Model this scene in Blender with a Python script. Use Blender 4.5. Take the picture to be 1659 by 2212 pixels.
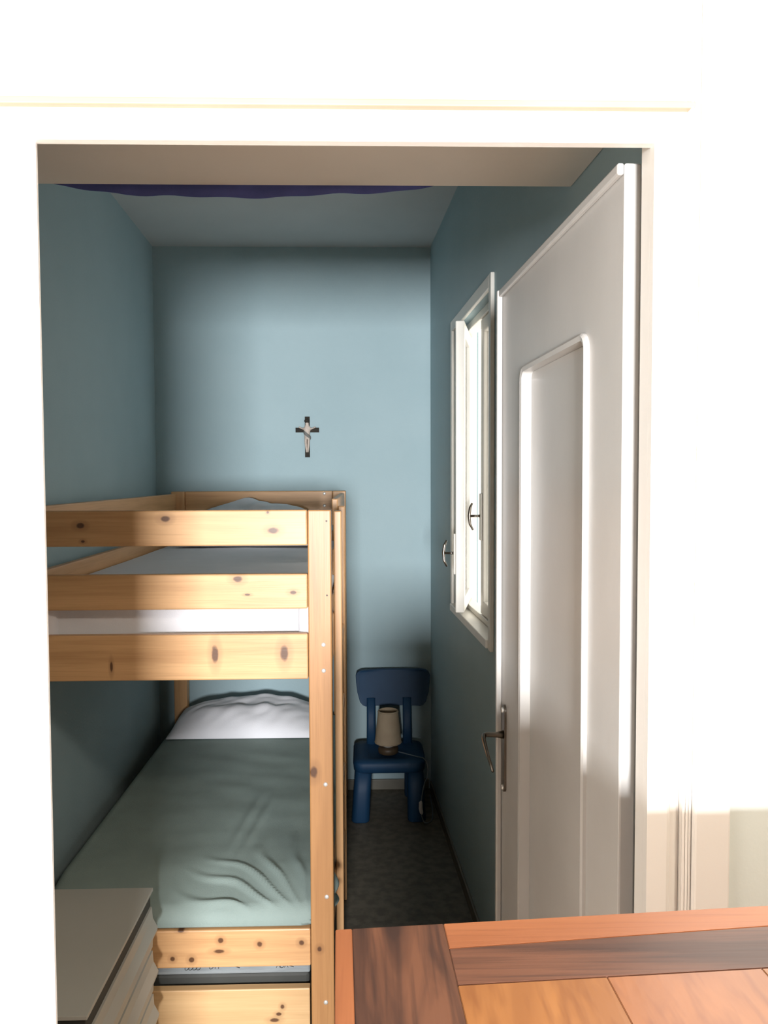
import bpy, bmesh, math, random
from mathutils import Vector, Matrix, noise
random.seed(4)
CEIL = 2.845
for o in list(bpy.data.objects): bpy.data.objects.remove(o)
S = bpy.context.scene
COL = S.collection
# ------------------------------------------------------------------ camera
F, CX, CY, W, H = 1700.0, 829.5, 1106.0, 1659, 2212
yaw = math.atan(42.5/F); pitch = math.atan(76/F); roll = 0.004
fw = Vector((math.sin(yaw)*math.cos(pitch), math.cos(yaw)*math.cos(pitch), -math.sin(pitch)))
rt = Vector((math.cos(yaw), -math.sin(yaw), 0)); up = rt.cross(fw)
r2 = rt*math.cos(roll) - up*math.sin(roll); u2 = up*math.cos(roll) + rt*math.sin(roll)
cd = bpy.data.cameras.new('camera'); cam = bpy.data.objects.new('camera', cd); COL.objects.link(cam)
M = Matrix((r2, u2, -fw)).transposed().to_4x4(); M.translation = (0, 0, 1.66); cam.matrix_world = M
cd.sensor_fit = 'VERTICAL'; cd.sensor_height = 24.0; cd.lens = F*24.0/H; cd.clip_start = 0.02
S.camera = cam
# ------------------------------------------------------------------ world, light, exposure
wd = bpy.data.worlds.new('world'); S.world = wd; wd.use_nodes = True
bg = wd.node_tree.nodes['Background']; bg.inputs[0].default_value = (1.0, 0.955, 0.87, 1); bg.inputs[1].default_value = 2.7
def area(name, loc, rot, sx, sy, power, color):
    l = bpy.data.lights.new(name, 'AREA'); l.shape = 'RECTANGLE'; l.size = sx; l.size_y = sy; l.energy = power; l.color = color
    o = bpy.data.objects.new(name, l); COL.objects.link(o); o.location = loc; o.rotation_euler = rot; return o
# daylight that comes in through the small window behind the photographer
area('window_daylight', (0.0, -2.34, 1.50), (math.radians(90), 0, 0), 0.56, 0.40, 400, (0.965, 0.975, 1.0))
# added fill light above the hall, lifts the door casing and table top
area('added_fill_light', (1.05, -0.35, CEIL+.05), (0, 0, 0), 0.50, 0.50, 62, (1.0, 0.89, 0.75))
vs = S.view_settings; vs.view_transform = 'Standard'; vs.look = 'None'; vs.gamma = 1.0; vs.use_curve_mapping = False; vs.exposure = 0.0

# ------------------------------------------------------------------ materials
def newmat(name, col, rough=0.6, metal=0.0):
    m = bpy.data.materials.new(name); m.use_nodes = True
    b = m.node_tree.nodes['Principled BSDF']
    b.inputs['Base Color'].default_value = (*col, 1); b.inputs['Roughness'].default_value = rough; b.inputs['Metallic'].default_value = metal
    return m, m.node_tree, b
def nd(t, kind, **kw):
    n = t.nodes.new(kind)
    for k, v in kw.items(): setattr(n, k, v)
    return n
def mixc(t, fac, a, b):
    n = nd(t, 'ShaderNodeMix', data_type='RGBA')
    for s, v in ((0, fac), (6, a), (7, b)):
        if hasattr(v, 'links'): t.links.new(v, n.inputs[s])
        else: n.inputs[s].default_value = v if s == 0 else (*v, 1)
    return n.outputs[2]
def coords(t, scale=(1, 1, 1), loc=(0, 0, 0)):
    c = nd(t, 'ShaderNodeTexCoord'); m = nd(t, 'ShaderNodeMapping')
    t.links.new(c.outputs['Object'], m.inputs[0]); m.inputs['Scale'].default_value = scale; m.inputs['Location'].default_value = loc
    return m.outputs[0]
def ramp(t, src, lo, hi):
    n = nd(t, 'ShaderNodeMapRange', clamp=True); t.links.new(src, n.inputs[0]); n.inputs[1].default_value = lo; n.inputs[2].default_value = hi
    return n.outputs[0]
def noisy(name, c1, c2, scale=8, rough=0.6, bump=0.05, bscale=90, metal=0.0, lo=.35, hi=.65, stretch=(1, 1, 1)):
    m, t, b = newmat(name, c1, rough, metal)
    v = coords(t, stretch)
    n = nd(t, 'ShaderNodeTexNoise'); n.inputs['Scale'].default_value = scale; n.inputs['Detail'].default_value = 5; t.links.new(v, n.inputs[0])
    t.links.new(mixc(t, ramp(t, n.outputs[0], lo, hi), c1, c2), b.inputs['Base Color'])
    if bump:
        n2 = nd(t, 'ShaderNodeTexNoise'); n2.inputs['Scale'].default_value = bscale; n2.inputs['Detail'].default_value = 3; t.links.new(v, n2.inputs[0])
        bp = nd(t, 'ShaderNodeBump'); bp.inputs['Strength'].default_value = bump; bp.inputs['Distance'].default_value = 0.01
        t.links.new(n2.outputs[0], bp.inputs['Height']); t.links.new(bp.outputs[0], b.inputs['Normal'])
    return m
def wood(name, c_light, c_dark, axis=0, rough=0.45, ring=34, knots=(), knot_col=(0.075, 0.026, 0.010), along=1.6, kaxes=(0, 2), streak=0.5, coat=0.0, warp=0.6, con=(.38, .66), fine=.35):
    """boards with grain running along axis; knots = (a, b, ra, rb) in the two face axes, in object space"""
    m, t, b = newmat(name, c_light, rough)
    sc = [ring]*3; sc[axis] = along
    v = coords(t, sc, (random.random()*9, random.random()*9, random.random()*9))
    n = nd(t, 'ShaderNodeTexNoise'); n.inputs['Scale'].default_value = 1.0; n.inputs['Detail'].default_value = 4; n.inputs['Distortion'].default_value = warp
    t.links.new(v, n.inputs[0])
    sc2 = [ring*9]*3; sc2[axis] = along*4
    v2 = coords(t, sc2); n2 = nd(t, 'ShaderNodeTexNoise'); n2.inputs['Scale'].default_value = 1.0; t.links.new(v2, n2.inputs[0])
    mid = tuple(a*(1-streak)+d*streak for a, d in zip(c_light, c_dark))
    col = mixc(t, ramp(t, n.outputs[0], *con), c_light, mid)
    fac = nd(t, 'ShaderNodeMath', operation='MULTIPLY'); t.links.new(ramp(t, n2.outputs[0], .5, .75), fac.inputs[0]); fac.inputs[1].default_value = fine
    col = mixc(t, fac.outputs[0], col, c_dark)
    if knots:
        raw = nd(t, 'ShaderNodeTexCoord').outputs['Object']
        sep = nd(t, 'ShaderNodeSeparateXYZ'); t.links.new(raw, sep.inputs[0])
        wob = nd(t, 'ShaderNodeTexNoise'); wob.inputs['Scale'].default_value = 60; t.links.new(raw, wob.inputs[0])
        for ka, kb, ra, rb in knots:
            terms = []
            for ax, c0, rr in ((kaxes[0], ka, ra), (kaxes[1], kb, rb)):
                s = nd(t, 'ShaderNodeMath', operation='SUBTRACT'); t.links.new(sep.outputs[ax], s.inputs[0]); s.inputs[1].default_value = c0
                d = nd(t, 'ShaderNodeMath', operation='DIVIDE'); t.links.new(s.outputs[0], d.inputs[0]); d.inputs[1].default_value = rr
                p = nd(t, 'ShaderNodeMath', operation='MULTIPLY'); t.links.new(d.outputs[0], p.inputs[0]); t.links.new(d.outputs[0], p.inputs[1]); terms.append(p.outputs[0])
            a = nd(t, 'ShaderNodeMath', operation='ADD'); t.links.new(terms[0], a.inputs[0]); t.links.new(terms[1], a.inputs[1])
            w = nd(t, 'ShaderNodeMath', operation='MULTIPLY_ADD'); t.links.new(wob.outputs[0], w.inputs[0]); w.inputs[1].default_value = .9; t.links.new(a.outputs[0], w.inputs[2])
            halo = nd(t, 'ShaderNodeMapRange', clamp=True); t.links.new(w.outputs[0], halo.inputs[0])
            for i, q in zip((1, 2, 3, 4), (0.8, 7.0, .45, 0)): halo.inputs[i].default_value = q
            col = mixc(t, halo.outputs[0], col, tuple(x*.55+y*.45 for x, y in zip(c_dark, knot_col)))
            core = nd(t, 'ShaderNodeMapRange', clamp=True); t.links.new(w.outputs[0], core.inputs[0])
            for i, q in zip((1, 2, 3, 4), (0.9, 1.7, .9, 0)): core.inputs[i].default_value = q
            col = mixc(t, core.outputs[0], col, knot_col)
    t.links.new(col, b.inputs['Base Color'])
    if coat: b.inputs['Coat Weight'].default_value = coat; b.inputs['Coat Roughness'].default_value = .25
    bp = nd(t, 'ShaderNodeBump'); bp.inputs['Strength'].default_value = .06; bp.inputs['Distance'].default_value = .004
    t.links.new(n2.outputs[0], bp.inputs['Height']); t.links.new(bp.outputs[0], b.inputs['Normal'])
    return m
PINE_L, PINE_D = (0.68, 0.395, 0.185), (0.44, 0.22, 0.09)
def pine(name, axis, knots=(), kaxes=(0, 2)): return wood(name, PINE_L, PINE_D, axis, .42, knots=knots, kaxes=kaxes)
MAT = dict(
    blue=noisy('blue wall paint', (0.35, 0.465, 0.495), (0.33, 0.445, 0.475), 3, .75, .08, 120),
    ceil=noisy('grey white ceiling paint', (0.52, 0.55, 0.55), (0.49, 0.52, 0.52), 3, .85, .05, 90),
    white=noisy('white hall plaster', (0.80, 0.79, 0.76), (0.77, 0.76, 0.73), 4, .8, .05, 80),
    trim=noisy('cream gloss paint', (0.80, 0.77, 0.72), (0.77, 0.74, 0.69), 5, .38, .03, 60),
    cream=noisy('cream loft paint', (0.80, 0.75, 0.68), (0.77, 0.72, 0.65), 5, .6, .03, 60),
    tanbead=noisy('tan bead', (0.30, 0.235, 0.16), (0.36, 0.29, 0.21), 3, .6, .03),
    hall=noisy('brown hall panelling', (0.115, 0.088, 0.062), (0.095, 0.072, 0.05), 4, .7, .05, 60, stretch=(1, 1, .2)),
    pale=noisy('pale green hall paint', (0.70, 0.76, 0.72), (0.68, 0.73, 0.69), 4, .8, .05, 80),
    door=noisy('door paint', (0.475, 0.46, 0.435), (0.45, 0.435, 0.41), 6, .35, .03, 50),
    lino=noisy('brown speckled floor', (0.155, 0.135, 0.10), (0.105, 0.09, 0.065), 26, .55, .06, 150, lo=.4, hi=.6),
    base=noisy('baseboard paint', (0.16, 0.15, 0.12), (0.14, 0.13, 0.10), 8, .5, .03),
    terra=noisy('terracotta tile', (0.70, 0.52, 0.36), (0.64, 0.47, 0.32), 4, .5, .05),
    sash=noisy('window paint', (0.74, 0.72, 0.66), (0.70, 0.68, 0.62), 6, .4, .03),
    sheet=noisy('grey green sheet', (0.265, 0.335, 0.31), (0.245, 0.31, 0.285), 9, .8, .15, 300),
    linen=noisy('white linen', (0.80, 0.80, 0.83), (0.77, 0.77, 0.80), 9, .85, .12, 300),
    chestw=noisy('white foil chest', (0.42, 0.42, 0.38), (0.40, 0.40, 0.36), 4, .45, .02, 60),
    gapshade=noisy('painted gap shade', (0.045, 0.047, 0.042), (0.035, 0.037, 0.033), 8, .7, 0),  # near-black colour standing for the shade in narrow gaps
    plastic=noisy('blue plastic', (0.004, 0.042, 0.105), (0.003, 0.035, 0.09), 8, .6, .02, 200),
    steel=noisy('dull nickel', (0.22, 0.195, 0.165), (0.16, 0.14, 0.12), 20, .28, 0, metal=1.0),
    cap=noisy('steel bolt cap', (0.82, 0.80, 0.76), (0.78, 0.76, 0.72), 20, .35, 0, metal=.4),
    shade=noisy('cream lamp shade', (0.38, 0.30, 0.20), (0.35, 0.27, 0.18), 20, .8, .1, 300),
    bulbw=noisy('white plastic', (0.62, 0.62, 0.60), (0.58, 0.58, 0.56), 9, .4, 0),
    lampw=noisy('brown lamp wood', (0.09, 0.055, 0.03), (0.06, 0.04, 0.02), 12, .5, .05),
    cord=noisy('clear cord', (0.16, 0.19, 0.21), (0.14, 0.17, 0.19), 9, .5, 0),
    crossw=noisy('dark cross wood', (0.035, 0.028, 0.02), (0.02, 0.017, 0.014), 30, .9, .05),
    corpus=noisy('pale figure', (0.55, 0.47, 0.40), (0.42, 0.35, 0.30), 60, .55, 0),
    robe=noisy('grey loincloth', (0.17, 0.17, 0.16), (0.13, 0.13, 0.12), 60, .7, 0),
    cloth=noisy('navy cloth', (0.085, 0.105, 0.33), (0.07, 0.09, 0.28), 14, .9, .2, 400),
    wrap=noisy('grey plastic wrap', (0.26, 0.29, 0.30), (0.19, 0.21, 0.22), 7, .3, .15, 30, stretch=(1, 1, 5)),
    ink=noisy('black print', (0.02, 0.02, 0.02), (0.03, 0.03, 0.03), 9, .6, 0),
)
gm, gt, gb = newmat('window glass', (1, 1, 1), 0.02); gb.inputs['Transmission Weight'].default_value = 1.0; gb.inputs['IOR'].default_value = 1.02
MAT['glass'] = gm
# ------------------------------------------------------------------ mesh helpers
def link(name, bm, mat, parent=None, smooth=False, off=None):
    me = bpy.data.meshes.new(name)
    if off is not None: bmesh.ops.translate(bm, verts=bm.verts, vec=-Vector(off))
    bmesh.ops.recalc_face_normals(bm, faces=bm.faces)
    bm.to_mesh(me); bm.free()
    me.materials.append(MAT[mat] if isinstance(mat, str) else mat)
    if smooth:
        for p in me.polygons: p.use_smooth = True
    o = bpy.data.objects.new(name, me); COL.objects.link(o)
    if parent: o.parent = parent
    return o
def empty(name, loc=(0, 0, 0), rz=0):
    o = bpy.data.objects.new(name, None); COL.objects.link(o); o.location = loc; o.rotation_euler = (0, 0, rz); o.empty_display_size = .1
    return o
def tag(o, label, cat, kind=None, group=None):
    o['label'] = label; o['category'] = cat
    if kind: o['kind'] = kind
    if group: o['group'] = group
    return o
def bx(bm, x0, x1, y0, y1, z0, z1, bev=0.0, seg=2):
    vs = [bm.verts.new((x, y, z)) for x in (x0, x1) for y in (y0, y1) for z in (z0, z1)]
    fs = [bm.faces.new([vs[i] for i in q]) for q in ((0, 1, 3, 2), (4, 6, 7, 5), (0, 4, 5, 1), (2, 3, 7, 6), (0, 2, 6, 4), (1, 5, 7, 3))]
    if bev:
        es = list({e for f in fs for e in f.edges})
        bmesh.ops.bevel(bm, geom=es, offset=bev, segments=seg, affect='EDGES', profile=.5)
def box(name, x0, x1, y0, y1, z0, z1, mat, parent=None, bev=0.0, seg=2, off=None, smooth=False):
    bm = bmesh.new(); bx(bm, x0, x1, y0, y1, z0, z1, bev, seg)
    return link(name, bm, mat, parent, smooth, off)
def tube(bm, pts, rad, n=10, cap=True):
    pts = [Vector(p) for p in pts]; rings = []
    rads = rad if isinstance(rad, (list, tuple)) else [rad]*len(pts)
    ref = None
    for i, p in enumerate(pts):
        d = (pts[min(i+1, len(pts)-1)] - pts[max(i-1, 0)]).normalized()
        if ref is None:
            ref = Vector((0, 0, 1)) if abs(d.z) < .9 else Vector((1, 0, 0))
        a = (ref - d*ref.dot(d)).normalized(); ref = a; b = d.cross(a)
        rings.append([bm.verts.new(p + (a*math.cos(k*2*math.pi/n) + b*math.sin(k*2*math.pi/n))*rads[i]) for k in range(n)])
    for r0, r1 in zip(rings, rings[1:]):
        for k in range(n): bm.faces.new((r0[k], r0[(k+1) % n], r1[(k+1) % n], r1[k]))
    if cap: bm.faces.new(rings[0][::-1]); bm.faces.new(rings[-1])
def lathe(bm, prof, cx, cy, n=32):
    rings = [[bm.verts.new((cx+r*math.cos(k*2*math.pi/n), cy+r*math.sin(k*2*math.pi/n), z)) for k in range(n)] for r, z in prof]
    for a, b in zip(rings, rings[1:]):
        for k in range(n): bm.faces.new((a[k], a[(k+1) % n], b[(k+1) % n], b[k]))
def prism(bm, pts, axis_vec, closed=True):
    """extrude a polygon of 3d points along axis_vec"""
    a = [bm.verts.new(p) for p in pts]; b = [bm.verts.new(Vector(p)+Vector(axis_vec)) for p in pts]
    n = len(pts)
    bm.faces.new(a); bm.faces.new(b[::-1])
    for i in range(n): bm.faces.new((a[i], a[(i+1) % n], b[(i+1) % n], b[i]))
def rrect(y0, y1, z0, z1, r, seg=6):
    out = []
    for cy, cz, a0 in ((y1-r, z1-r, 0), (y0+r, z1-r, 90), (y0+r, z0+r, 180), (y1-r, z0+r, 270)):
        for k in range(seg+1):
            a = math.radians(a0 + 90*k/seg); out.append((cy+r*math.cos(a), cz+r*math.sin(a)))
    return out
# ------------------------------------------------------------------ the bedroom shell
RX = lambda y: 0.348 + 0.047*(4.12-y)      # right wall plane
LX = lambda y: -1.08 + 0.040*(4.12-y)      # left wall plane
def quadslab(name, pts, z0, z1, mat):
    bm = bmesh.new(); prism(bm, [(x, y, z0) for x, y in pts], (0, 0, z1-z0)); return link(name, bm, mat)
fl = quadslab('floor', [(-1.3, 1.03), (0.9, 1.03), (0.9, 4.3), (-1.3, 4.3)], -0.06, 0.0, 'lino'); tag(fl, 'dark brown speckled floor of the narrow bedroom', 'floor', 'structure')
ce = quadslab('ceiling', [(-1.3, 1.03), (0.9, 1.03), (0.9, 4.3), (-1.3, 4.3)], CEIL, CEIL+.08, 'ceil'); tag(ce, 'grey white ceiling above the bunk bed', 'ceiling', 'structure')
wb = box('wall_back', LX(4.12)-.12, RX(4.12)+.25, 4.12, 4.24, 0, CEIL, 'blue'); tag(wb, 'light blue end wall with the crucifix', 'wall', 'structure')
lw = quadslab('wall_left', [(LX(1.045), 1.045), (LX(4.12), 4.12), (LX(4.12)-.1, 4.12), (LX(1.045)-.1, 1.045)], 0, CEIL, 'blue'); tag(lw, 'light blue wall along the left side of the bunk bed', 'wall', 'structure')
# right wall in its own frame: local y runs along the wall, local x points outwards
RW = (RX(0), 0, 0); RA = math.atan(0.047)
WY0, WY1, WZ0, WZ1 = 2.575, 3.345, 1.115, 2.275     # window opening
bm = bmesh.new(); T = .095
for a in ((0, T, 1.045, WY0, 0, CEIL), (0, T, WY1, 4.13, 0, CEIL), (0, T, WY0, WY1, 0, WZ0), (0, T, WY0, WY1, WZ1, CEIL)): bx(bm, *a)
rw = link('wall_right', bm, 'blue'); rw.location = RW; rw.rotation_euler = (0, 0, RA); tag(rw, 'light blue wall with the small casement window', 'wall', 'structure')
bb = box('baseboard_back', LX(4.12)+.01, RX(4.12)-.012, 4.108, 4.12, 0, .055, 'base', bev=.003); tag(bb, 'low dark baseboard under the end wall', 'baseboard', 'structure')
br = box('baseboard_right', -.010, 0, 1.10, 4.10, 0, .05, 'base', bev=.003); br.location = RW; br.rotation_euler = (0, 0, RA); tag(br, 'low dark baseboard along the window wall', 'baseboard', 'structure')
# loft soffit just inside the door
lo = empty('ceiling_loft', (0, 1.4, 2.296)); tag(lo, 'cream painted underside of a low loft just inside the doorway', 'loft', 'structure')
bm = bmesh.new(); prism(bm, [(x, y, 2.296) for x, y in ((LX(1.046)+.002, 1.046), (RX(1.046)-.002, 1.046), (RX(1.75)-.002, 1.75), (LX(1.75)+.002, 1.75))], (0, 0, .035))
link('board', bm, 'cream', lo, off=lo.location)
# ------------------------------------------------------------------ the hall the photograph is taken from
OX0, OX1, OZ = -0.4065, 0.367, 2.0775
bm = bmesh.new()
for a in ((-1.7, OX0-.026, 1.014, 1.045, 0, CEIL), (OX1+.012, 1.7, 1.014, 1.045, 0, CEIL), (OX0-.026, OX1+.012, 1.014, 1.045, OZ+.032, CEIL)): bx(bm, *a)
wf = link('wall_front', bm, 'white'); tag(wf, 'sunlit white wall around the bedroom doorway', 'wall', 'structure')
fh = quadslab('floor_hall', [(-1.7, -2.5), (1.7, -2.5), (1.7, 1.03), (-1.7, 1.03)], -.06, 0, 'terra'); tag(fh, 'terracotta floor of the room in front of the doorway', 'floor', 'structure')
bm = bmesh.new()
for a in ((-1.7, .78, -2.5, 1.03, CEIL, CEIL+.08), (1.32, 1.7, -2.5, 1.03, CEIL, CEIL+.08), (.78, 1.32, -2.5, -.62, CEIL, CEIL+.08), (.78, 1.32, -.08, 1.03, CEIL, CEIL+.08)): bx(bm, *a)
ch = link('ceiling_hall', bm, 'hall'); tag(ch, 'dark brown panelled ceiling of the room in front of the doorway', 'ceiling', 'structure')
o = box('wall_hall_right', 1.7, 1.8, -2.5, 1.045, 0, CEIL, 'hall'); tag(o, 'dark brown panelled side wall of the front room, on the right outside the view', 'wall', 'structure')
o = box('wall_hall_left', -1.8, -1.7, -2.5, 1.045, 0, CEIL, 'white'); tag(o, 'white side wall of the front room, on the left outside the view', 'wall', 'structure')
fill_op = empty('fill_opening', (1.05, -.35, CEIL)); tag(fill_op, 'added ceiling opening for the fill light, outside the view', 'window', 'structure')  # unseen opening, added to let the fill light in
for a in ((.75, .7795, -.65, -.05), (1.3205, 1.35, -.65, -.05), (.78, 1.32, -.65, -.6205), (.78, 1.32, -.0795, -.05)): box('frame', *a, CEIL-.015, CEIL-.0005, 'trim', fill_op, .004, off=fill_op.location)
bm = bmesh.new()
for a in ((-1.7, -.30, -2.42, -2.3, 0, CEIL), (.30, 1.7, -2.42, -2.3, 0, CEIL), (-.30, .30, -2.42, -2.3, 0, 1.27), (-.30, .30, -2.42, -2.3, 1.73, CEIL)): bx(bm, *a)
wr = link('wall_rear', bm, 'hall'); tag(wr, 'dark brown panelled wall with the small window behind the photographer', 'wall', 'structure')
w2 = empty('window_2', (0, -2.3, 1.27)); tag(w2, 'small window in the wall behind the photographer', 'window', 'structure')
for a in ((-.33, -.301, -2.2995, -2.285, 1.24, 1.76), (.301, .33, -2.2995, -2.285, 1.24, 1.76), (-.3005, .3005, -2.2995, -2.285, 1.24, 1.269), (-.3005, .3005, -2.2995, -2.285, 1.731, 1.76)): box('frame', *a, 'trim', w2, .004, off=w2.location)
# door lining and casing
t1 = empty('trim_1', (0, 1.0, 0)); tag(t1, 'white painted door frame around the open doorway', 'door frame', 'structure')
box('jamb', OX1, OX1+.012, 1.0142, 1.045, 0, OZ+.03, 'trim', t1, 0, off=t1.location)
box('strike_jamb', OX0-.026, OX0-.020, 1.0142, 1.045, 0, OZ+.03, 'trim', t1, 0, off=t1.location)
CW = .046
bm = bmesh.new()   # right casing with a hollow outer edge
prism(bm, [(OX1, 1.014, 0), (OX1, 1.0, 0), (OX1+.026, 1.0, 0), (OX1+.030, 1.003, 0), (OX1+.034, 1.010, 0), (OX1+CW, 1.012, 0), (OX1+CW, 1.014, 0)], (0, 0, OZ)); link('casing', bm, 'trim', t1, off=t1.location)
bm = bmesh.new(); prism(bm, [(OX0, 1.014, 0), (OX0-CW, 1.014, 0), (OX0-CW, 1.012, 0), (OX0-.034, 1.010, 0), (OX0-.030, 1.003, 0), (OX0-.026, 1.0, 0), (OX0-.006, 1.0, 0), (OX0, 1.009, 0)], (0, 0, OZ)); link('casing', bm, 'trim', t1, off=t1.location)
bm = bmesh.new(); prism(bm, [(OX0-CW, 1.014, OZ), (OX0-CW, 1.0, OZ), (OX0-CW, 1.0, OZ+.024), (OX0-CW, 1.004, OZ+.030), (OX0-CW, 1.010, OZ+.034), (OX0-CW, 1.012, OZ+CW), (OX0-CW, 1.014, OZ+CW)], (OX1-OX0+2*CW, 0, 0)); link('casing', bm, 'trim', t1, off=t1.location)
box('top_bead', OX0-CW, OX1+CW+.008, 1.0005, 1.0135, OZ+CW-.002, OZ+CW+.007, 'tanbead', t1, .002, off=t1.location)  # thin tan strip along the top of the head casing
t2 = empty('trim_2', (.44, 1.0, 0)); tag(t2, 'narrow beaded white strip and flat board right of the door frame', 'trim', 'structure')
box('backing', .4135, .4262, 1.003, 1.0139, 0, CEIL, 'trim', t2, 0, off=t2.location)
for x0, x1 in ((.4138, .4175), (.4180, .4217), (.4222, .4259)): box('bead', x0, x1, 1.0008, 1.0031, 0, CEIL, 'trim', t2, .0009, off=t2.location)
box('board', .4265, .474, .992, 1.0139, 0, CEIL, 'trim', t2, .003, off=t2.location)
t3 = box('trim_3', .4745, 1.65, 1.004, 1.0139, 0, CEIL, 'pale'); tag(t3, 'pale greenish wall panel at the right edge of the picture', 'wall panel', 'structure')
# ------------------------------------------------------------------ open door leaf
d1 = empty('door_1', (.356, 1.08, 0), .05); tag(d1, 'grey white panelled door standing open against the window wall', 'door', 'structure')
DL, DZ = .745, 2.085; PY0, PY1, PZ0, PZ1 = .137, .548, .26, 1.885
bm = bmesh.new()
def rc(x, y0, y1, z0, z1): return [bm.verts.new((x, y, z)) for y, z in ((y0, z0), (y1, z0), (y1, z1), (y0, z1))]
lf = [rc(0, 0, DL, .012, DZ), rc(.024, 0, DL, .012, DZ), rc(.024, PY0+.012, PY1-.012, PZ0+.012, PZ1-.012), rc(0, PY0+.012, PY1-.012, PZ0+.012, PZ1-.012)]
for i in range(4):
    p, q = lf[i], lf[(i+1) % 4]
    for k in range(4): bm.faces.new((p[k], p[(k+1) % 4], q[(k+1) % 4], q[k]))
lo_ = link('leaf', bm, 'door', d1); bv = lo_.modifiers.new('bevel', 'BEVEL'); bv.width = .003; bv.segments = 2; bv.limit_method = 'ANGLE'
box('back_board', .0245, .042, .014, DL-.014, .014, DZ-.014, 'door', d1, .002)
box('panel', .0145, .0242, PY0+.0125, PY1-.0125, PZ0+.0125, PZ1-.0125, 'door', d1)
def ring(y0, y1, z0, z1, w, r, x0, x1, name, parent):
    bm = bmesh.new(); oo = rrect(y0, y1, z0, z1, r); ii = rrect(y0+w, y1-w, z0+w, z1-w, max(r-w, .006)); mm = rrect(y0+w*.35, y1-w*.35, z0+w*.35, z1-w*.35, max(r-w*.35, .008))
    A = [bm.verts.new((x1, y, z)) for y, z in oo]; B = [bm.verts.new((x0+.003, y, z)) for y, z in oo]; Mv = [bm.verts.new((x0, y, z)) for y, z in mm]; I0 = [bm.verts.new((x0+.002, y, z)) for y, z in ii]; I1 = [bm.verts.new((.0144, y, z)) for y, z in ii]
    n = len(oo)
    for P, Q in ((A, B), (B, Mv), (Mv, I0), (I0, I1), (I1, A)):
        for k in range(n): bm.faces.new((P[k], P[(k+1) % n], Q[(k+1) % n], Q[k]))
    return link(name, bm, 'door', parent)
ring(PY0, PY1, PZ0, PZ1, .0122, .030, -.0085, 0.0, 'moulding', d1)
bm = bmesh.new(); bx(bm, -.013, -.0003, DL-.012, DL, .012, DZ, .003); link('edge_lip', bm, 'door', d1)
bm = bmesh.new(); bx(bm, -.010, -.0003, 0.0, DL-.0125, DZ-.016, DZ, .003); link('edge_lip', bm, 'door', d1)
bm = bmesh.new(); pl = rrect(.684, .710, .935, 1.137, .0125)
prism(bm, [(-.0003, y, z) for y, z in pl], (-.005, 0, 0)); hp = link('handle_plate', bm, 'steel', d1); hp['label'] = 'long nickel handle plate'
bm = bmesh.new(); tube(bm, [(-.004, .695, 1.068), (-.02, .695, 1.068), (-.045, .695, 1.069), (-.052, .690, 1.069), (-.055, .675, 1.064), (-.055, .63, 1.045), (-.053, .585, 1.025)], [.010, .0065, .0055, .0055, .005, .004, .003], 12); link('lever', bm, 'steel', hp, True)
bm = bmesh.new(); tube(bm, [(-.004, .696, 1.125), (-.009, .696, 1.125)], .006, 10); link('screw', bm, 'cap', hp, True)
bm = bmesh.new(); tube(bm, [(-.004, .696, .945), (-.009, .696, .945)], .006, 10); link('screw', bm, 'cap', hp, True)
for z in (.30, 1.78):
    bm = bmesh.new(); tube(bm, [(.032, -.002, z-.04), (.032, -.002, z+.04)], .007, 10); link('hinge', bm, 'steel', d1, True)
# ------------------------------------------------------------------ casement window in the right wall (frame of that wall)
w1 = empty('window_1', RW, RA); tag(w1, 'bright casement window in the blue wall, one sash ajar', 'window', 'structure')
def wbx(name, *a, mat='sash', bev=.003, parent=w1): return box(name, *a, mat, parent, bev)
y0, y1, z0, z1 = 2.545, 3.375, 1.085, 2.315
wbx('casing', -.014, -.0003, y0, WY0+.004, z0, z1); wbx('casing', -.014, -.0003, WY1-.004, y1, z0, z1); wbx('casing', -.014, -.0003, WY0+.0045, WY1-.0045, WZ1-.004, z1)
wbx('sill', -.022, .094, WY0+.0045, WY1-.0045, z0+.005, WZ0+.004)
wbx('frame_jamb', .03, .075, WY0, WY0+.02, WZ0+.005, WZ1); wbx('frame_jamb', .03, .075, WY1-.02, WY1, WZ0+.005, WZ1); wbx('frame_head', .03, .075, WY0+.02, WY1-.02, WZ1-.03, WZ1); wbx('frame_sill', .03, .075, WY0+.02, WY1-.02, WZ0+.005, WZ0+.025)
for ya, yb in ((WY0+.0002, WY0+.006), (WY1-.006, WY1-.0002)): wbx('reveal', .0755, .0945, ya, yb, WZ0+.005, WZ1-.0065, bev=0)
wbx('reveal', .0755, .0945, WY0+.0002, WY1-.0002, WZ1-.006, WZ1-.0002, bev=0)
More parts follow.
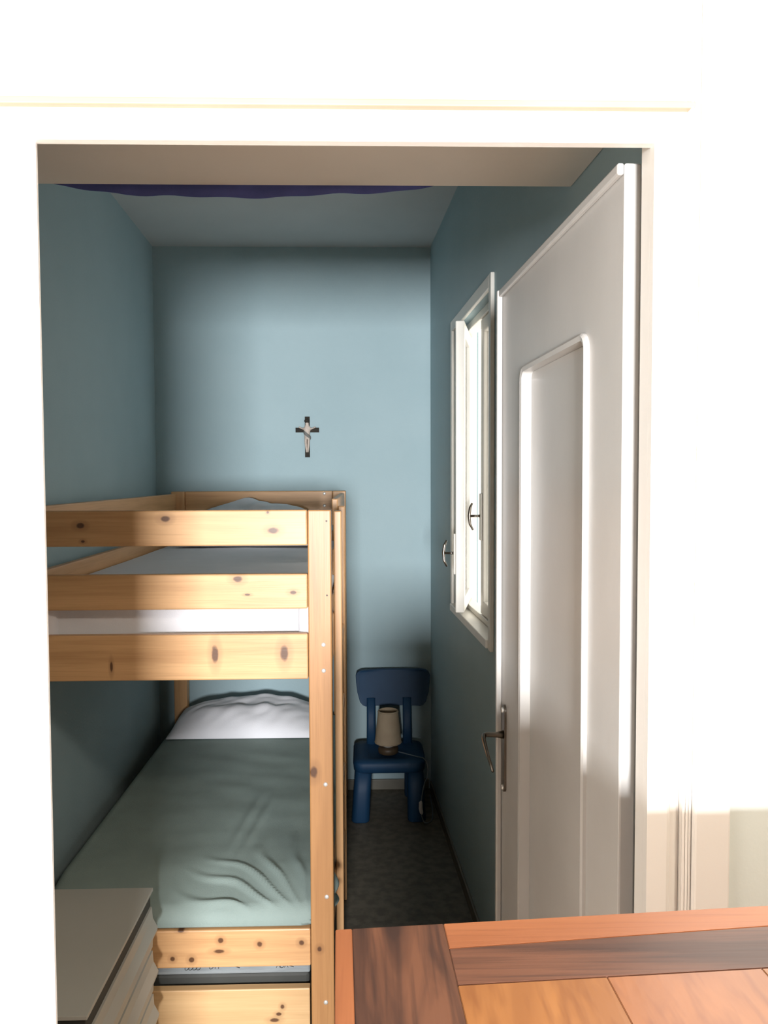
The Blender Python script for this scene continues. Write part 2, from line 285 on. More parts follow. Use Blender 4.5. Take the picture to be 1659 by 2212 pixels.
def sash(loc, rz, sgn, hz, plz):
    """sash hinged at local y=0, extends to y = sgn*.365; x=0 room face"""
    e = bpy.data.objects.new('sash', None); COL.objects.link(e); e.parent = w1; e.location = loc; e.rotation_euler = (0, 0, rz)
    L = .362; lo, hi = WZ0+.027, WZ1-.032
    def sb(name, a0, a1, q0, q1, x0=0.0, x1=.034, mat='sash', bev=.004):
        ya, yb = sorted((sgn*a0, sgn*a1)); return box(name, x0, x1, ya, yb, q0, q1, mat, e, bev)
    sb('stile', 0, .045, lo, hi); sb('stile', L-.045, L, lo, hi); sb('rail', .0455, L-.0455, lo, lo+.05); sb('rail', .0455, L-.0455, hi-.05, hi)
    sb('pane', .045, L-.045, lo+.049, hi-.049, .015, .019, 'glass', 0)
    sb('handle_plate', L-.036, L-.008, plz[0], plz[1], -.008, -.0003, 'sash', .003)
    bm = bmesh.new(); yy = sgn*(L-.022)
    tube(bm, [(-.006, yy, hz), (-.02, yy, hz), (-.044, yy, hz)], [.006, .0045, .005], 10)
    link('handle_stem', bm, 'steel', e, True)
    bm = bmesh.new(); tube(bm, [(-.036, yy+.004, hz+.048), (-.044, yy+.002, hz+.03), (-.048, yy, hz), (-.045, yy-.002, hz-.03), (-.034, yy-.004, hz-.052)], [.004, .0055, .006, .005, .0035], 10)
    link('handle_grip', bm, 'steel', e, True)
# far sash hinged at the far jamb, ajar into the room; near sash shut
sash((.033, WY1-.021, 0), -math.radians(14.5), -1, 1.368, (1.287, 1.443))
sash((.036, WY0+.021, 0), 0.0, 1, 1.512, (1.42, 1.597))
# ================================================================== THINGS
# ------------------------------------------------------------------ bunk bed
BX0, BX1, BY0, BY1, BT = -0.985, -0.095, 2.24, 4.085, 1.567
bed = empty('bunk_bed', (-.54, 3.16, 0)); tag(bed, 'knotty pine bunk bed along the left blue wall', 'bunk bed')
BO = bed.location.copy()
def K(*ks): return [(a-BO.x, b-BO.z, ra, rb) for a, b, ra, rb in ks]
PW, PD = .067, .050
m_post_near = wood('pine post', (0.50, 0.255, 0.10), (0.33, 0.15, 0.055), 2, .42, knots=K((-.150, .809, .011, .018), (-.137, .285, .007, .008)))
m_pz = pine('pine upright', 2); m_px = pine('pine cross board', 0); m_py = pine('pine long board', 1)
def bb_(name, x0, x1, y0, y1, z0, z1, mat, bev=.004, parent=None): return box(name, x0, x1, y0, y1, z0, z1, mat, parent or bed, bev, off=BO)
pn = bb_('post', BX1-PW, BX1, BY0, BY0+PD, 0, BT, m_post_near)
bb_('post', BX0, BX0+PW, BY0, BY0+PD, 0, BT, m_pz)
bb_('post', BX1-PW, BX1, BY1-PD, BY1, 0, BT+.022, m_pz)
bb_('post', BX0, BX0+PW, BY1-PD, BY1, 0, BT+.022, m_pz)
XL, XR = BX0+PW+.0005, BX1-PW-.0015
ry0, ry1 = BY0+.006, BY0+.032
bb_('end_rail', XL, XR, ry0, ry1, 1.465, 1.567, pine('pine end rail a', 0, K((-.805, 1.525, .012, .008), (-.798, 1.48, .006, .004), (-.565, 1.543, .013, .009), (-.26, 1.508, .016, .009), (-.275, 1.56, .004, .004))))
bb_('end_rail', XL, XR, ry0, ry1, 1.283, 1.384, pine('pine end rail b', 0, K((-.362, 1.37, .014, .009), (-.335, 1.325, .008, .003), (-.205, 1.33, .010, .006))))
bb_('end_rail', XL, XR, ry0, ry1, 1.079, 1.211, pine('pine end rail c', 0, K((-.43, 1.155, .010, .026), (-.232, 1.155, .012, .024), (-.725, 1.12, .004, .016))))
bb_('end_rail', XL, XR, ry0, ry1, .231, .343, pine('pine end rail d', 0, K((-.425, .313, .008, .008), (-.312, .299, .008, .008), (-.19, .301, .008, .008), (-.565, .26, .007, .007), (-.51, .256, .008, .008), (-.43, .28, .016, .006), (-.54, .342, .010, .004))))
fy0, fy1 = BY1-.032, BY1-.006
for a, b in ((1.487, 1.589), (1.283, 1.384), (1.079, 1.211), (.231, .343)): bb_('head_rail', XL, XR, fy0, fy1, a, b, m_px)
# long boards
for xa, xb in ((BX0+.004, BX0+.028), (BX1-.030, BX1-.007)):
    bb_('side_rail', xa, xb, BY0+PD+.0005, BY1-PD-.0005, 1.079, 1.211, m_py)
    bb_('side_rail', xa, xb, BY0+PD+.0005, BY1-PD-.0005, .231, .343, m_py)
for a, b in ((1.475, 1.577), (1.283, 1.384)): bb_('guard_rail', BX0+.004, BX0+.028, BY0+PD+.0005, BY1-PD-.0005, a, b, m_py)
for a, b in ((1.475, 1.577), (1.283, 1.384)): bb_('guard_rail', BX1-.030, BX1-.007, 3.02, BY1-PD-.0005, a, b, m_py)
# slats carrying the mattresses
for zz in (1.168, .300):
    for k in range(13):
        y = BY0+.14+k*.125; bb_('slat', BX0+.030, BX1-.032, y, y+.07, zz, zz+.018, m_px, .002)
# ladder on the open side
ld = bpy.data.objects.new('ladder', None); COL.objects.link(ld); ld.parent = bed
for y in (2.60, 3.02):
    bb_('stile', BX1-.0065, BX1+.019, y, y+.055, .0, 1.548, m_pz, .004, ld)
for z in (.25, .52, .79, 1.06): bb_('rung', BX1-.004, BX1+.016, 2.6555, 3.0195, z, z+.035, m_py, .004, ld)
def capat(x, y, z, r=.0065, parent=pn):
    bm = bmesh.new(); tube(bm, [(x, y+.001, z), (x, y-.0015, z), (x, y-.003, z)], [r, r, r*.6], 12); link('bolt_cap', bm, 'cap', parent, True, BO)
for x, z in ((-.119, 1.180), (-.119, 1.105), (-.116, .773), (-.115, .441), (-.120, .125)): capat(x, BY0, z)
for z, in ((1.575,), (1.513,)): capat(-.205, fy0, z, .008, bed)
for z in (1.535, 1.322):
    bm = bmesh.new(); tube(bm, [(-.108, BY0+.001, z), (-.108, BY0-.001, z)], .003, 8); link('peg_hole', bm, 'lampw', pn, False, BO)
# ------------------------------------------------------------------ soft things
def mattress(name, x0, x1, y0, y1, z0, z1, mat, amp, corner=.06, edge=.045, wr=None, shift=None):
    """rounded slab: plan is a rounded rectangle, the rim is rounded; top carries folds"""
    bm = bmesh.new(); nx, ny = 120, 210
    cx, cy = (x0+x1)/2, (y0+y1)/2; hx, hy = (x1-x0)/2, (y1-y0)/2
    def sd(x, y):
        qx, qy = abs(x-cx)-(hx-corner), abs(y-cy)-(hy-corner)
        return corner - (math.hypot(max(qx, 0), max(qy, 0)) + min(max(qx, qy), 0))     # depth inside
    def spread(t): return .5-.5*math.cos(math.pi*t)
    top, bot = [], []
    for j in range(ny+1):
        r1, r2_ = [], []
        for i in range(nx+1):
            x, y = x0+(x1-x0)*spread(i/nx), y0+(y1-y0)*spread(j/ny)
            d = sd(x, y)
            if d < 0:      # pull corner points back onto the rounded outline
                sx, sy = (1 if x > cx else -1), (1 if y > cy else -1)
                px, py = cx+sx*(hx-corner), cy+sy*(hy-corner); v = Vector((x-px, y-py)); v = v.normalized()*corner; x, y = px+v.x, py+v.y; d = 0
            k = min(d/edge, 1); rise = math.sqrt(max(0, 1-(1-k)**2))
            h = z1-edge+edge*rise
            if amp:
                h += amp*k*(noise.noise(Vector((x*3.1, y*2.3, 1.7)))+.5*noise.noise(Vector((x*8, y*5, 4.2))))
            if wr: h += wr(x, y)*k - .042*max(0, (2.46-y)/.21)**1.6
            l = z0+edge*.3-edge*.3*rise
            if shift: x += shift(x, y)
            r1.append(bm.verts.new((x, y, h))); r2_.append(bm.verts.new((x, y, l)))
        top.append(r1); bot.append(r2_)
    for j in range(ny):
        for i in range(nx):
            bm.faces.new((top[j][i], top[j][i+1], top[j+1][i+1], top[j+1][i])); bm.faces.new((bot[j][i], bot[j+1][i], bot[j+1][i+1], bot[j][i+1]))
    for j in range(ny):
        bm.faces.new((top[j][0], top[j+1][0], bot[j+1][0], bot[j][0])); bm.faces.new((top[j][nx], bot[j][nx], bot[j+1][nx], top[j+1][nx]))
    for i in range(nx):
        bm.faces.new((top[0][i], bot[0][i], bot[0][i+1], top[0][i+1])); bm.faces.new((top[ny][i], top[ny][i+1], bot[ny][i+1], bot[ny][i]))
    bmesh.ops.remove_doubles(bm, verts=bm.verts, dist=1e-5)
    return link(name, bm, mat, None, True)
def folds(x, y):
    """fan of pulled creases at the near right corner of the lower sheet"""
    r = math.hypot(x+.16, y-2.20); a = math.atan2(y-2.20, -(x+.16))
    f = max(0, 1-abs(r-.24)/.24)
    s = math.sin(a*24 + 5*noise.noise(Vector((x*5, y*5, 0))))
    h = .011*f*max(0, s)**2
    # two long creases in the middle of the bed
    for c, sl in ((-.42, .10), (-.37, .12)):
        t = (x-c-sl*(y-2.8)); h += .006*math.exp(-(t/.012)**2)*math.exp(-((y-2.75)/.20)**2)
    h += .003*noise.noise(Vector((x*6+y*3, y*9, 2)))
    return h
ml = mattress('lower_mattress', -.955, -.112, 2.248, 4.028, .3435, .440, 'sheet', .004, .085, .034, folds, lambda x, y: .030*math.exp(-((y-2.385)/.055)**2)*max(0, (x+.20)/.09)**2); tag(ml, 'mattress with a creased grey green sheet on the lower bunk', 'mattress')
# corner of the sheet hanging out beside the ladder
mu = mattress('upper_mattress', -.955, -.135, 2.276, 4.03, 1.187, 1.335, 'linen', .004, .03, .03); tag(mu, 'white mattress on the upper bunk behind the pine end rails', 'mattress')
def pillow(name, x0, x1, y0, y1, z0, h, tilt, mat, seed, label):
    bm = bmesh.new(); n = 40; cx, cy = (x0+x1)/2, (y0+y1)/2; hx, hy = (x1-x0)/2, (y1-y0)/2
    T_, B_ = [], []
    for j in range(n+1):
        a, b = [], []
        for i in range(n+1):
            u, v = -1+2*i/n, -1+2*j/n
            px = cx+hx*u*(1-.07*(1-abs(u))*v*v-.05*v*v*(1-u*u)); py = cy+hy*v*(1-.10*u*u*0-.06*(1-v*v)*u*u)
            f = max(0, (1-abs(u)**2.6))**.55*max(0, (1-abs(v)**2.4))**.6
            w = .022*noise.noise(Vector((px*7+py*4, py*9, seed)))+.016*(abs(noise.noise(Vector((px*11-py*9, py*10, seed+3))))-.25)
            base = z0+tilt*(v+1)/2
            a.append(bm.verts.new((px, py, base+.012+h*f+w*f))); b.append(bm.verts.new((px, py, z0+max(0, tilt*(v+1)/2*.2)+.008-.007*f)))
        T_.append(a); B_.append(b)
    for j in range(n):
        for i in range(n):
            bm.faces.new((T_[j][i], T_[j][i+1], T_[j+1][i+1], T_[j+1][i])); bm.faces.new((B_[j][i], B_[j+1][i], B_[j+1][i+1], B_[j][i+1]))
    for k in range(n):
        bm.faces.new((T_[k][0], T_[k+1][0], B_[k+1][0], B_[k][0])); bm.faces.new((T_[k][n], B_[k][n], B_[k+1][n], T_[k+1][n]))
        bm.faces.new((T_[0][k], B_[0][k], B_[0][k+1], T_[0][k+1])); bm.faces.new((T_[n][k], T_[n][k+1], B_[n][k+1], B_[n][k]))
    o = link(name, bm, mat, None, True); return tag(o, label, 'pillow')
pillow('pillow', -.925, -.20, 3.62, 4.03, .440, .105, .02, 'linen', 1.0, 'crumpled white pillow at the head of the lower bunk')
pillow('pillow', -.86, -.20, 3.62, 4.02, 1.337, .165, .05, 'linen', 5.0, 'white pillow at the head of the upper bunk, just showing over the rail')
# ------------------------------------------------------------------ drawer and wrapped mattress under the bed
tr = empty('trundle_drawer', (-.54, 3.1, 0)); tag(tr, 'wide pine drawer on the floor under the lower bunk', 'drawer'); TO = tr.location.copy()
def TK(*ks): return [(a-TO.x, b, ra, rb) for a, b, ra, rb in ks]
box('front_board', XL+.006, XR-.003, 2.243, 2.270, .012, .166, wood('pale pine drawer front', (0.66, 0.43, 0.215), (0.50, 0.29, 0.13), 0, .42, knots=TK((-.247, .112, .006, .007), (-.258, .090, .008, .005), (-.27, .072, .014, .006))), tr, .003, off=TO)
for x in (XL+.008, XR-.027): box('side_board', x, x+.02, 2.2705, 4.0, .02, .13, m_py, tr, .002, off=TO)
box('bottom_board', XL+.0285, XR-.0275, 2.2705, 4.0, .02, .035, m_px, tr, .001, off=TO)
box('back_board', XL+.0285, XR-.0275, 3.98, 4.0, .0355, .13, m_px, tr, .002, off=TO)
pm = empty('wrapped_mattress', (-.54, 3.1, .036)); tag(pm, 'thin mattress in printed grey plastic lying in the drawer under the bed', 'mattress'); PO = pm.location.copy()
box('gap_block', XL+.006, XR-.006, 2.282, 3.94, .1315, .190, 'gapshade', pm, .01, off=PO)  # lower half of the mattress, coloured dark to draw the shaded gap
wp = box('plastic_cover', XL+.004, XR-.004, 2.276, 3.945, .191, .2285, 'wrap', pm, .006, 3, off=PO)
def glyph(x, z, kind, s=.011):
    bm = bmesh.new(); y = 2.2755
    if kind == 'o': tube(bm, [(x+.5*s*math.cos(a*math.pi/4)+.18*s*math.sin(a*math.pi/4), y, z+.5*s*math.sin(a*math.pi/4)) for a in range(9)], .0009, 4)
    elif kind == 't': tube(bm, [(x-.1*s, y, z-.45*s), (x, y, z+.45*s), (x+.55*s, y, z+.45*s)], .0009, 4)
    elif kind == 'v': tube(bm, [(x-.5*s, y, z-.4*s), (x, y, z+.4*s), (x+.5*s, y, z-.4*s)], .0009, 4)
    else: tube(bm, [(x-.9*s, y, z+.35*s), (x, y, z), (x+.9*s, y, z-.3*s)], .0012, 4)
    link('printed_mark', bm, 'ink', wp, off=PO)
for k in range(4): glyph(-.531+k*.0115, .212, 'o')
for x, k in ((-.459, 'o'), (-.447, 't'), (-.437, 't'), (-.385, '-'), (-.262, 'v'), (-.25, 'o'), (-.238, 'v'), (-.226, '-')): glyph(x, .214, k)
# ------------------------------------------------------------------ white chest in the foreground left
cq = empty('chest_of_drawers', (-.77, 1.86, 0)); tag(cq, 'low white chest of drawers at the foot of the bunk bed', 'chest'); CO = cq.location.copy()
def cb(name, *a, mat='chestw', bev=.0015, parent=cq): return box(name, *a, mat, parent, bev, off=CO)
cb('top', -.955, -.583, 1.606, 2.120, .531, .540, bev=.001)
cb('recess', -.952, -.590, 1.616, 2.117, .490, .5305, mat='gapshade')  # recess under the top, its shadow painted in as dark colour
cb('body', -.953, -.593, 1.612, 2.118, .02, .4895)
for k in range(4):
    zt = .488-k*.122; zb = zt-.112
    bm = bmesh.new()
    prism(bm, [(-.5925, 1.614, zb), (-.5925, 1.614, zt), (-.586, 1.614, zt), (-.584, 1.614, zt-.030), (-.575, 1.614, zt-.048), (-.571, 1.614, zt-.056), (-.572, 1.614, zt-.064), (-.584, 1.614, zt-.078), (-.586, 1.614, zb)], (0, .502, 0))
    link('drawer_front', bm, 'chestw', cq, off=CO)
# ------------------------------------------------------------------ child's blue chair
chr_ = empty('child_chair', (.13, 3.90, 0)); tag(chr_, 'small dark blue plastic children\'s chair in the far corner', 'chair'); HO = chr_.location.copy()
def loft4(bm, secs, bev):
    rings = []
    for (cx, cy, z, hx, hy, r) in secs: rings.append([bm.verts.new((cx+a, cy+b, z)) for a, b in rrect(-hx, hx, -hy, hy, r, 5)])
    n = len(rings[0])
    for p, q in zip(rings, rings[1:]):
        for k in range(n): bm.faces.new((p[k], p[(k+1) % n], q[(k+1) % n], q[k]))
    bm.faces.new(rings[0][::-1]); bm.faces.new(rings[-1])
# seat
bm = bmesh.new(); loft4(bm, [(.115, 3.868, .238, .160, .150, .045), (.115, 3.868, .246, .172, .160, .05), (.115, 3.868, .282, .176, .163, .05), (.115, 3.868, .294, .168, .156, .046), (.115, 3.868, .296, .12, .11, .04), (.115, 3.868, .292, .11, .10, .04)], 0)
link('seat', bm, 'plastic', chr_, True, HO)
for xb, xt, yb, yt in ((-.026, -.010, 3.745, 3.765), (.246, .240, 3.745, 3.765), (-.020, -.010, 4.040, 3.985), (.246, .240, 4.040, 3.985)):
    bm = bmesh.new(); loft4(bm, [(xb, yb, 0, .040, .038, .025), (xb, yb, .006, .044, .042, .028), ((xb+xt)/2, (yb+yt)/2, .14, .042, .041, .028), (xt, yt, .242, .040, .040, .026)], 0)
    link('leg', bm, 'plastic', chr_, True, HO)
for x in (.015+.014, .215):
    bm = bmesh.new(); loft4(bm, [(x, 3.985, .27, .024, .018, .012), (x, 4.0, .40, .022, .018, .012), (x, 4.022, .52, .022, .016, .012)], 0); link('back_post', bm, 'plastic', chr_, True, HO)
bm = bmesh.new()
prof = []
outline = []
for z0_, hw in ((.478, .140), (.484, .156), (.50, .170), (.55, .184), (.60, .190), (.635, .192), (.65, .186), (.659, .170), (.662, .15)): outline.append((z0_, hw))
R_ = []
for z, hw in outline:
    row = []
    n = 20
    lean = .02+ (z-.48)*.10
    for k in range(n+1):
        u = -1+2*k/n; row.append((.143+hw*u, 4.012+lean+.018*(1-u*u)-.012, z))
    R_.append(row)
th = .030
Fv = [[bm.verts.new((x, y-th*.5, z)) for x, y, z in row] for row in R_]; Bv = [[bm.verts.new((x, y+th*.5, z)) for x, y, z in row] for row in R_]
for A in (Fv, Bv):
    for p, q in zip(A, A[1:]):
        for k in range(len(p)-1): bm.faces.new((p[k], p[k+1], q[k+1], q[k]))
nr, nc = len(R_), len(R_[0])
for i in range(nr-1):
    for c in (0, nc-1): bm.faces.new((Fv[i][c], Fv[i+1][c], Bv[i+1][c], Bv[i][c]))
for k in range(nc-1):
    for i in (0, nr-1): bm.faces.new((Fv[i][k], Fv[i][k+1], Bv[i][k+1], Bv[i][k]))
o = link('backrest', bm, 'plastic', chr_, True, HO); bv = o.modifiers.new('bevel', 'BEVEL'); bv.width = .008; bv.segments = 3; bv.limit_method = 'ANGLE'; bv.angle_limit = math.radians(50)
# ------------------------------------------------------------------ lamp on the chair
LXc, LYc, LZ = .112, 3.83, .2965
lp = empty('table_lamp', (LXc, LYc, LZ)); tag(lp, 'small bedside lamp with cream shade standing on the blue chair', 'lamp'); LO = lp.location.copy()
bm = bmesh.new(); lathe(bm, [(0, LZ+.0005), (.040, LZ+.0005), (.049, LZ+.006), (.050, LZ+.024), (.046, LZ+.034), (.030, LZ+.037), (0, LZ+.037)], LXc, LYc); link('base', bm, 'lampw', lp, True, LO)
bm = bmesh.new(); lathe(bm, [(0, LZ+.037), (.028, LZ+.0375), (.030, LZ+.05), (.026, LZ+.062), (.018, LZ+.10), (.010, LZ+.13), (0, LZ+.135)], LXc, LYc); link('bulb_holder', bm, 'bulbw', lp, True, LO)
bm = bmesh.new(); lathe(bm, [(.064, LZ+.054), (.0655, LZ+.054), (.066, LZ+.060), (.050, LZ+.208), (.048, LZ+.214), (.0465, LZ+.214), (.0475, LZ+.206), (.0635, LZ+.060), (.064, LZ+.054)], LXc, LYc, 40); sh_ = link('shade', bm, 'shade', lp, True, LO)
for z, r in ((.058, .0665), (.208, .0505)):
    bm = bmesh.new(); tube(bm, [(LXc+r*math.cos(a*math.pi/16), LYc+r*math.sin(a*math.pi/16), LZ+z) for a in range(33)], .0016, 6, False); link('shade_trim', bm, 'shade', sh_, True, LO)
cpts = [(LXc+.050, LYc, LZ+.006), (.20, 3.80, LZ+.006), (.25, 3.765, LZ+.004), (.284, 3.74, .298), (.298, 3.72, .265), (.296, 3.702, .23), (.280, 3.698, .19), (.268, 3.694, .13), (.262, 3.694, .08), (.270, 3.690, .03), (.285, 3.685, .006), (.318, 3.72, .005), (.332, 3.85, .005), (.333, 4.02, .005)]
def smooth(pts, n=6):
    P = [Vector(p) for p in pts]; out = []
    for i in range(len(P)-1):
        p0, p1, p2, p3 = P[max(i-1, 0)], P[i], P[i+1], P[min(i+2, len(P)-1)]
        for k in range(n):
            t = k/n; out.append(.5*((2*p1)+(-p0+p2)*t+(2*p0-5*p1+4*p2-p3)*t*t+(-p0+3*p1-3*p2+p3)*t**3))
    return out+[P[-1]]
bm = bmesh.new(); tube(bm, smooth(cpts), .0028, 8); co = link('cord', bm, 'cord', lp, True, LO)
bm = bmesh.new(); tube(bm, [(.265, 3.691, .112), (.262, 3.690, .104), (.262, 3.689, .075), (.266, 3.688, .055), (.269, 3.688, .048)], [.003, .0085, .0095, .0085, .004], 12); sw = link('switch', bm, 'bulbw', co, True, LO); sw['label'] = 'white inline switch'
# ------------------------------------------------------------------ crucifix
cr = empty('crucifix', (-.294, 4.12, 1.763)); tag(cr, 'small dark wooden crucifix with pale figure on the blue end wall', 'crucifix'); XO = cr.location.copy()
cxx = -.294
bm = bmesh.new(); zc = 1.9045
def plus(w, y): return [(cxx-w, y, 1.763), (cxx+w, y, 1.763), (cxx+w, y, zc-w), (cxx+.061, y, zc-w), (cxx+.061, y, zc+w), (cxx+w, y, zc+w), (cxx+w, y, 1.974), (cxx-w, y, 1.974), (cxx-w, y, zc+w), (cxx-.061, y, zc+w), (cxx-.061, y, zc-w), (cxx-w, y, zc-w)]
prism(bm, plus(.0125, 4.1195), (0, -.011, 0)); link('cross', bm, 'crossw', cr, off=XO)
# figure as one skinned body
pts = [(0, 4.100, 1.880), (0, 4.101, 1.900), (0, 4.100, 1.918), (0, 4.097, 1.931), (0, 4.095, 1.944), (-.018, 4.103, 1.910), (-.032, 4.105, 1.914), (-.044, 4.105, 1.921), (.018, 4.103, 1.910), (.032, 4.105, 1.914), (.044, 4.105, 1.921),
       (-.008, 4.100, 1.862), (-.007, 4.096, 1.832), (-.004, 4.102, 1.800), (-.003, 4.098, 1.788), (.008, 4.100, 1.862), (.007, 4.096, 1.832), (.004, 4.102, 1.800), (.003, 4.098, 1.788)]
rad = [.0125, .013, .0135, .006, .0105, .0065, .005, .0045, .0065, .005, .0045, .010, .009, .0065, .005, .010, .009, .0065, .005]
edg = [(0, 1), (1, 2), (2, 3), (3, 4), (2, 5), (5, 6), (6, 7), (2, 8), (8, 9), (9, 10), (0, 11), (11, 12), (12, 13), (13, 14), (0, 15), (15, 16), (16, 17), (17, 18)]
me = bpy.data.meshes.new('figure'); me.from_pydata([(cxx+x-XO.x, y-XO.y, z-XO.z) for x, y, z in pts], edg, []); me.materials.append(MAT['corpus'])
fg = bpy.data.objects.new('figure', me); COL.objects.link(fg); fg.parent = cr
sk = fg.modifiers.new('skin', 'SKIN'); sk.use_smooth_shade = True
for v, r in zip(me.skin_vertices[0].data, rad): v.radius = (r*1.2, r*.8)
me.skin_vertices[0].data[0].use_root = True
fg.modifiers.new('subdivision', 'SUBSURF').levels = 2; fg.modifiers['subdivision'].render_levels = 2
fg['label'] = 'pale figure with outstretched arms'
bm = bmesh.new()
prof2 = [(.0170, 1.888), (.0185, 1.884), (.0195, 1.878), (.0190, 1.872), (.0170, 1.868)]
rg = [[bm.verts.new((cxx+r*math.cos(k*math.pi/9), 4.100+r*.72*math.sin(k*math.pi/9), z-.014*math.cos(k*math.pi/9))) for k in range(18)] for r, z in prof2]
for a, b in zip(rg, rg[1:]):
    for k in range(18): bm.faces.new((a[k], a[(k+1) % 18], b[(k+1) % 18], b[k]))
link('loincloth', bm, 'robe', fg, True, XO)
bm = bmesh.new(); lathe(bm, [(.003, 1.962), (.010, 1.960), (.0140, 1.954), (.0145, 1.948), (.0130, 1.945)], cxx, 4.0965, 16); link('hair', bm, 'crossw', fg, True, XO)
# ------------------------------------------------------------------ navy cloth over the loft edge
prof3 = [(-.76, 400), (-.70, 404), (-.62, 418), (-.52, 427), (-.45, 427), (-.38, 432), (-.30, 434), (-.2, 430), (-.1, 427), (-.02, 424), (.06, 418), (.12, 412), (.17, 405), (.20, 400)]
bm = bmesh.new(); rows = []
def lerp(x):
    for (a, b), (c, d) in zip(prof3, prof3[1:]):
        if a <= x <= c: return b+(d-b)*(x-a)/(c-a)
    return 400
N = 72
for k in range(N+1):
    x = -.76+.96*k/N; zb = 1.654+(1030-lerp(x))*1.772/1700
    fold = .006*math.sin(x*23)+.004*math.sin(x*51+1)
    col = [(x, 1.58, 2.335), (x, 1.68, 2.335), (x, 1.745, 2.336), (x, 1.757+fold*.2, 2.332), (x, 1.764+fold*.5, 2.318), (x, 1.770+fold, (2.318+zb)/2), (x, 1.772+fold, zb)]
    rows.append([bm.verts.new(p) for p in col])
for a, b in zip(rows, rows[1:]):
    for i in range(len(a)-1): bm.faces.new((a[i], a[i+1], b[i+1], b[i]))
nc_ = link('navy_cloth', bm, 'cloth', None, True); so = nc_.modifiers.new('thickness', 'SOLIDIFY'); so.thickness = .004; so.offset = 1
tag(nc_, 'dark blue cloth sagging below the loft edge inside the doorway', 'cloth')
# ------------------------------------------------------------------ tall wooden table in the foreground
TZ, TT = 1.26, .030
TK_ = (1.66-1.26)/.54
tb = empty('wooden_table', (.45, .6, 0)); tag(tb, 'tall wooden table with orange and dark brown inlaid boards in the foreground', 'table'); TBO = tb.location.copy()
OR_L, OR_D = (0.36, 0.130, 0.048), (0.22, 0.070, 0.026)
DK_L, DK_D = (0.150, 0.060, 0.030), (0.040, 0.016, 0.010)
w_or_y = wood('orange wood lengthwise', OR_L, OR_D, 1, .5, 18, coat=.05, con=(.42, .60), fine=.7); w_or_x = wood('orange wood crosswise', OR_L, OR_D, 0, .5, 22, coat=.05, con=(.42, .60), fine=.7)
w_dk_y = wood('dark walnut lengthwise', DK_L, DK_D, 1, .5, 20, streak=1.0, coat=.05, con=(.42, .60), fine=.7, warp=2.2); w_dk_x = wood('dark walnut crosswise', (0.150, 0.060, 0.032), DK_D, 0, .5, 26, streak=.8, coat=.05, con=(.42, .60), fine=.7)
w_pl = wood('amber plank', (0.36, 0.155, 0.050), (0.20, 0.072, 0.024), 1, .34, 11, along=4.0, coat=.06, con=(.40, .62), fine=.75, warp=2.0); w_pl2 = wood('reddish plank', (0.31, 0.120, 0.045), (0.18, 0.062, 0.026), 1, .34, 10, along=4.0, coat=.06, con=(.40, .62), fine=.75, warp=2.0)
def far(x): return .918+.066*(x+.037)
def side(x, y): return x+.032*(.918-y)
def tboard(name, pts, mat, label=None):
    bm = bmesh.new(); prism(bm, [(x*TK_, y*TK_, TZ-TT) for x, y in pts], (0, 0, TT)); bmesh.ops.bevel(bm, geom=[e for e in bm.edges], offset=.0006, segments=2, affect='EDGES')
    o = link(name, bm, mat, tb, off=TBO)
    if label: o['label'] = label
XE, YN = 1.6, -.10
g = .00025
def L1(x): return .876+.085*(x-.094)      # joint between far strip and dark stripe
def L2(x): return .811+.055*(x-.100)      # joint between dark stripe and planks
tboard('edge_strip', [(side(-.037, YN), YN), (side(-.017, YN)-g, YN), (-.017-g, far(-.017)), (-.037, far(-.037))], w_or_y, 'orange edge strip')
tboard('dark_board', [(side(-.017, YN), YN), (side(.093, YN)-g, YN), (.093-g, far(.093)), (-.017, far(-.017))], w_dk_y, 'dark brown figured board')
def sx(x0, y): return side(x0, y)
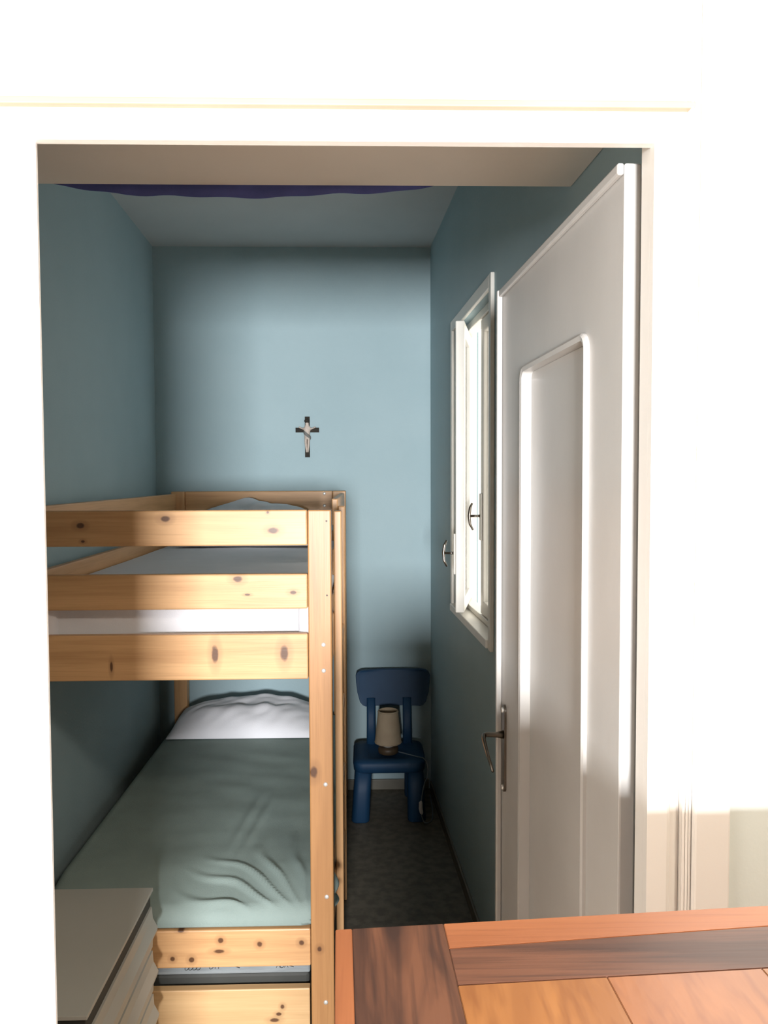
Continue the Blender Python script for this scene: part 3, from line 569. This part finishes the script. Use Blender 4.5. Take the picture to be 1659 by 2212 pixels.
tboard('far_strip', [(sx(.093, L1(.094))+g, L1(.094)+g), (XE, L1(XE)+g), (XE, far(XE)), (.093+g, far(.093))], w_or_x, 'orange strip along the far edge')
tboard('dark_stripe', [(sx(.093, L2(.1))+g, L2(.1)+g), (XE, L2(XE)+g), (XE, L1(XE)-g), (sx(.093, L1(.094))+g, L1(.094)-g)], w_dk_x, 'dark brown inlaid stripe')
px = [.093, .256, .43, .61, .80, 1.0, 1.2, 1.4, XE]
for i, (a, b) in enumerate(zip(px, px[1:])):
    tboard('plank', [(side(a, YN)+g, YN), (side(b, YN)-g if b < XE else XE, YN), (side(b, L2(b))-g if b < XE else XE, L2(b)-g), (side(a, L2(a))+g, L2(a)-g)], w_pl if i % 2 == 0 else w_pl2)
for x, y in ((.022, .62), (1.13, .69), (.04, -.03), (1.13, -.03)):
    bm = bmesh.new(); s_ = .035; t_ = .024
    a = [bm.verts.new((x+i*t_, y+j*t_, 0)) for i, j in ((-1, -1), (1, -1), (1, 1), (-1, 1))]; b = [bm.verts.new((x+i*s_, y+j*s_, TZ-TT-.0005)) for i, j in ((-1, -1), (1, -1), (1, 1), (-1, 1))]
    bm.faces.new(a[::-1]); bm.faces.new(b)
    for k in range(4): bm.faces.new((a[k], a[(k+1) % 4], b[(k+1) % 4], b[k]))
    bmesh.ops.bevel(bm, geom=list(bm.edges), offset=.003, segments=2, affect='EDGES'); link('leg', bm, w_dk_y, tb, off=TBO)
box('apron', .058, 1.09, .62, .64, TZ-TT-.08, TZ-TT-.0005, w_or_x, tb, .002, off=TBO); box('apron', .076, 1.09, -.04, -.02, TZ-TT-.08, TZ-TT-.0005, w_or_x, tb, .002, off=TBO)
box('side_blocker', -.010, .004, .01, .58, .08, TZ-TT-.0005, w_or_y, tb, .002, off=TBO)  # unseen panels added here and below to stop light passing under the top
box('back_blocker', .058, 1.09, .575, .592, .08, TZ-TT-.0005, w_or_x, tb, .002, off=TBO)
box('front_blocker', .076, 1.09, -.015, .0, .08, TZ-TT-.0005, w_or_x, tb, .002, off=TBO)
bpy.context.view_layer.update()
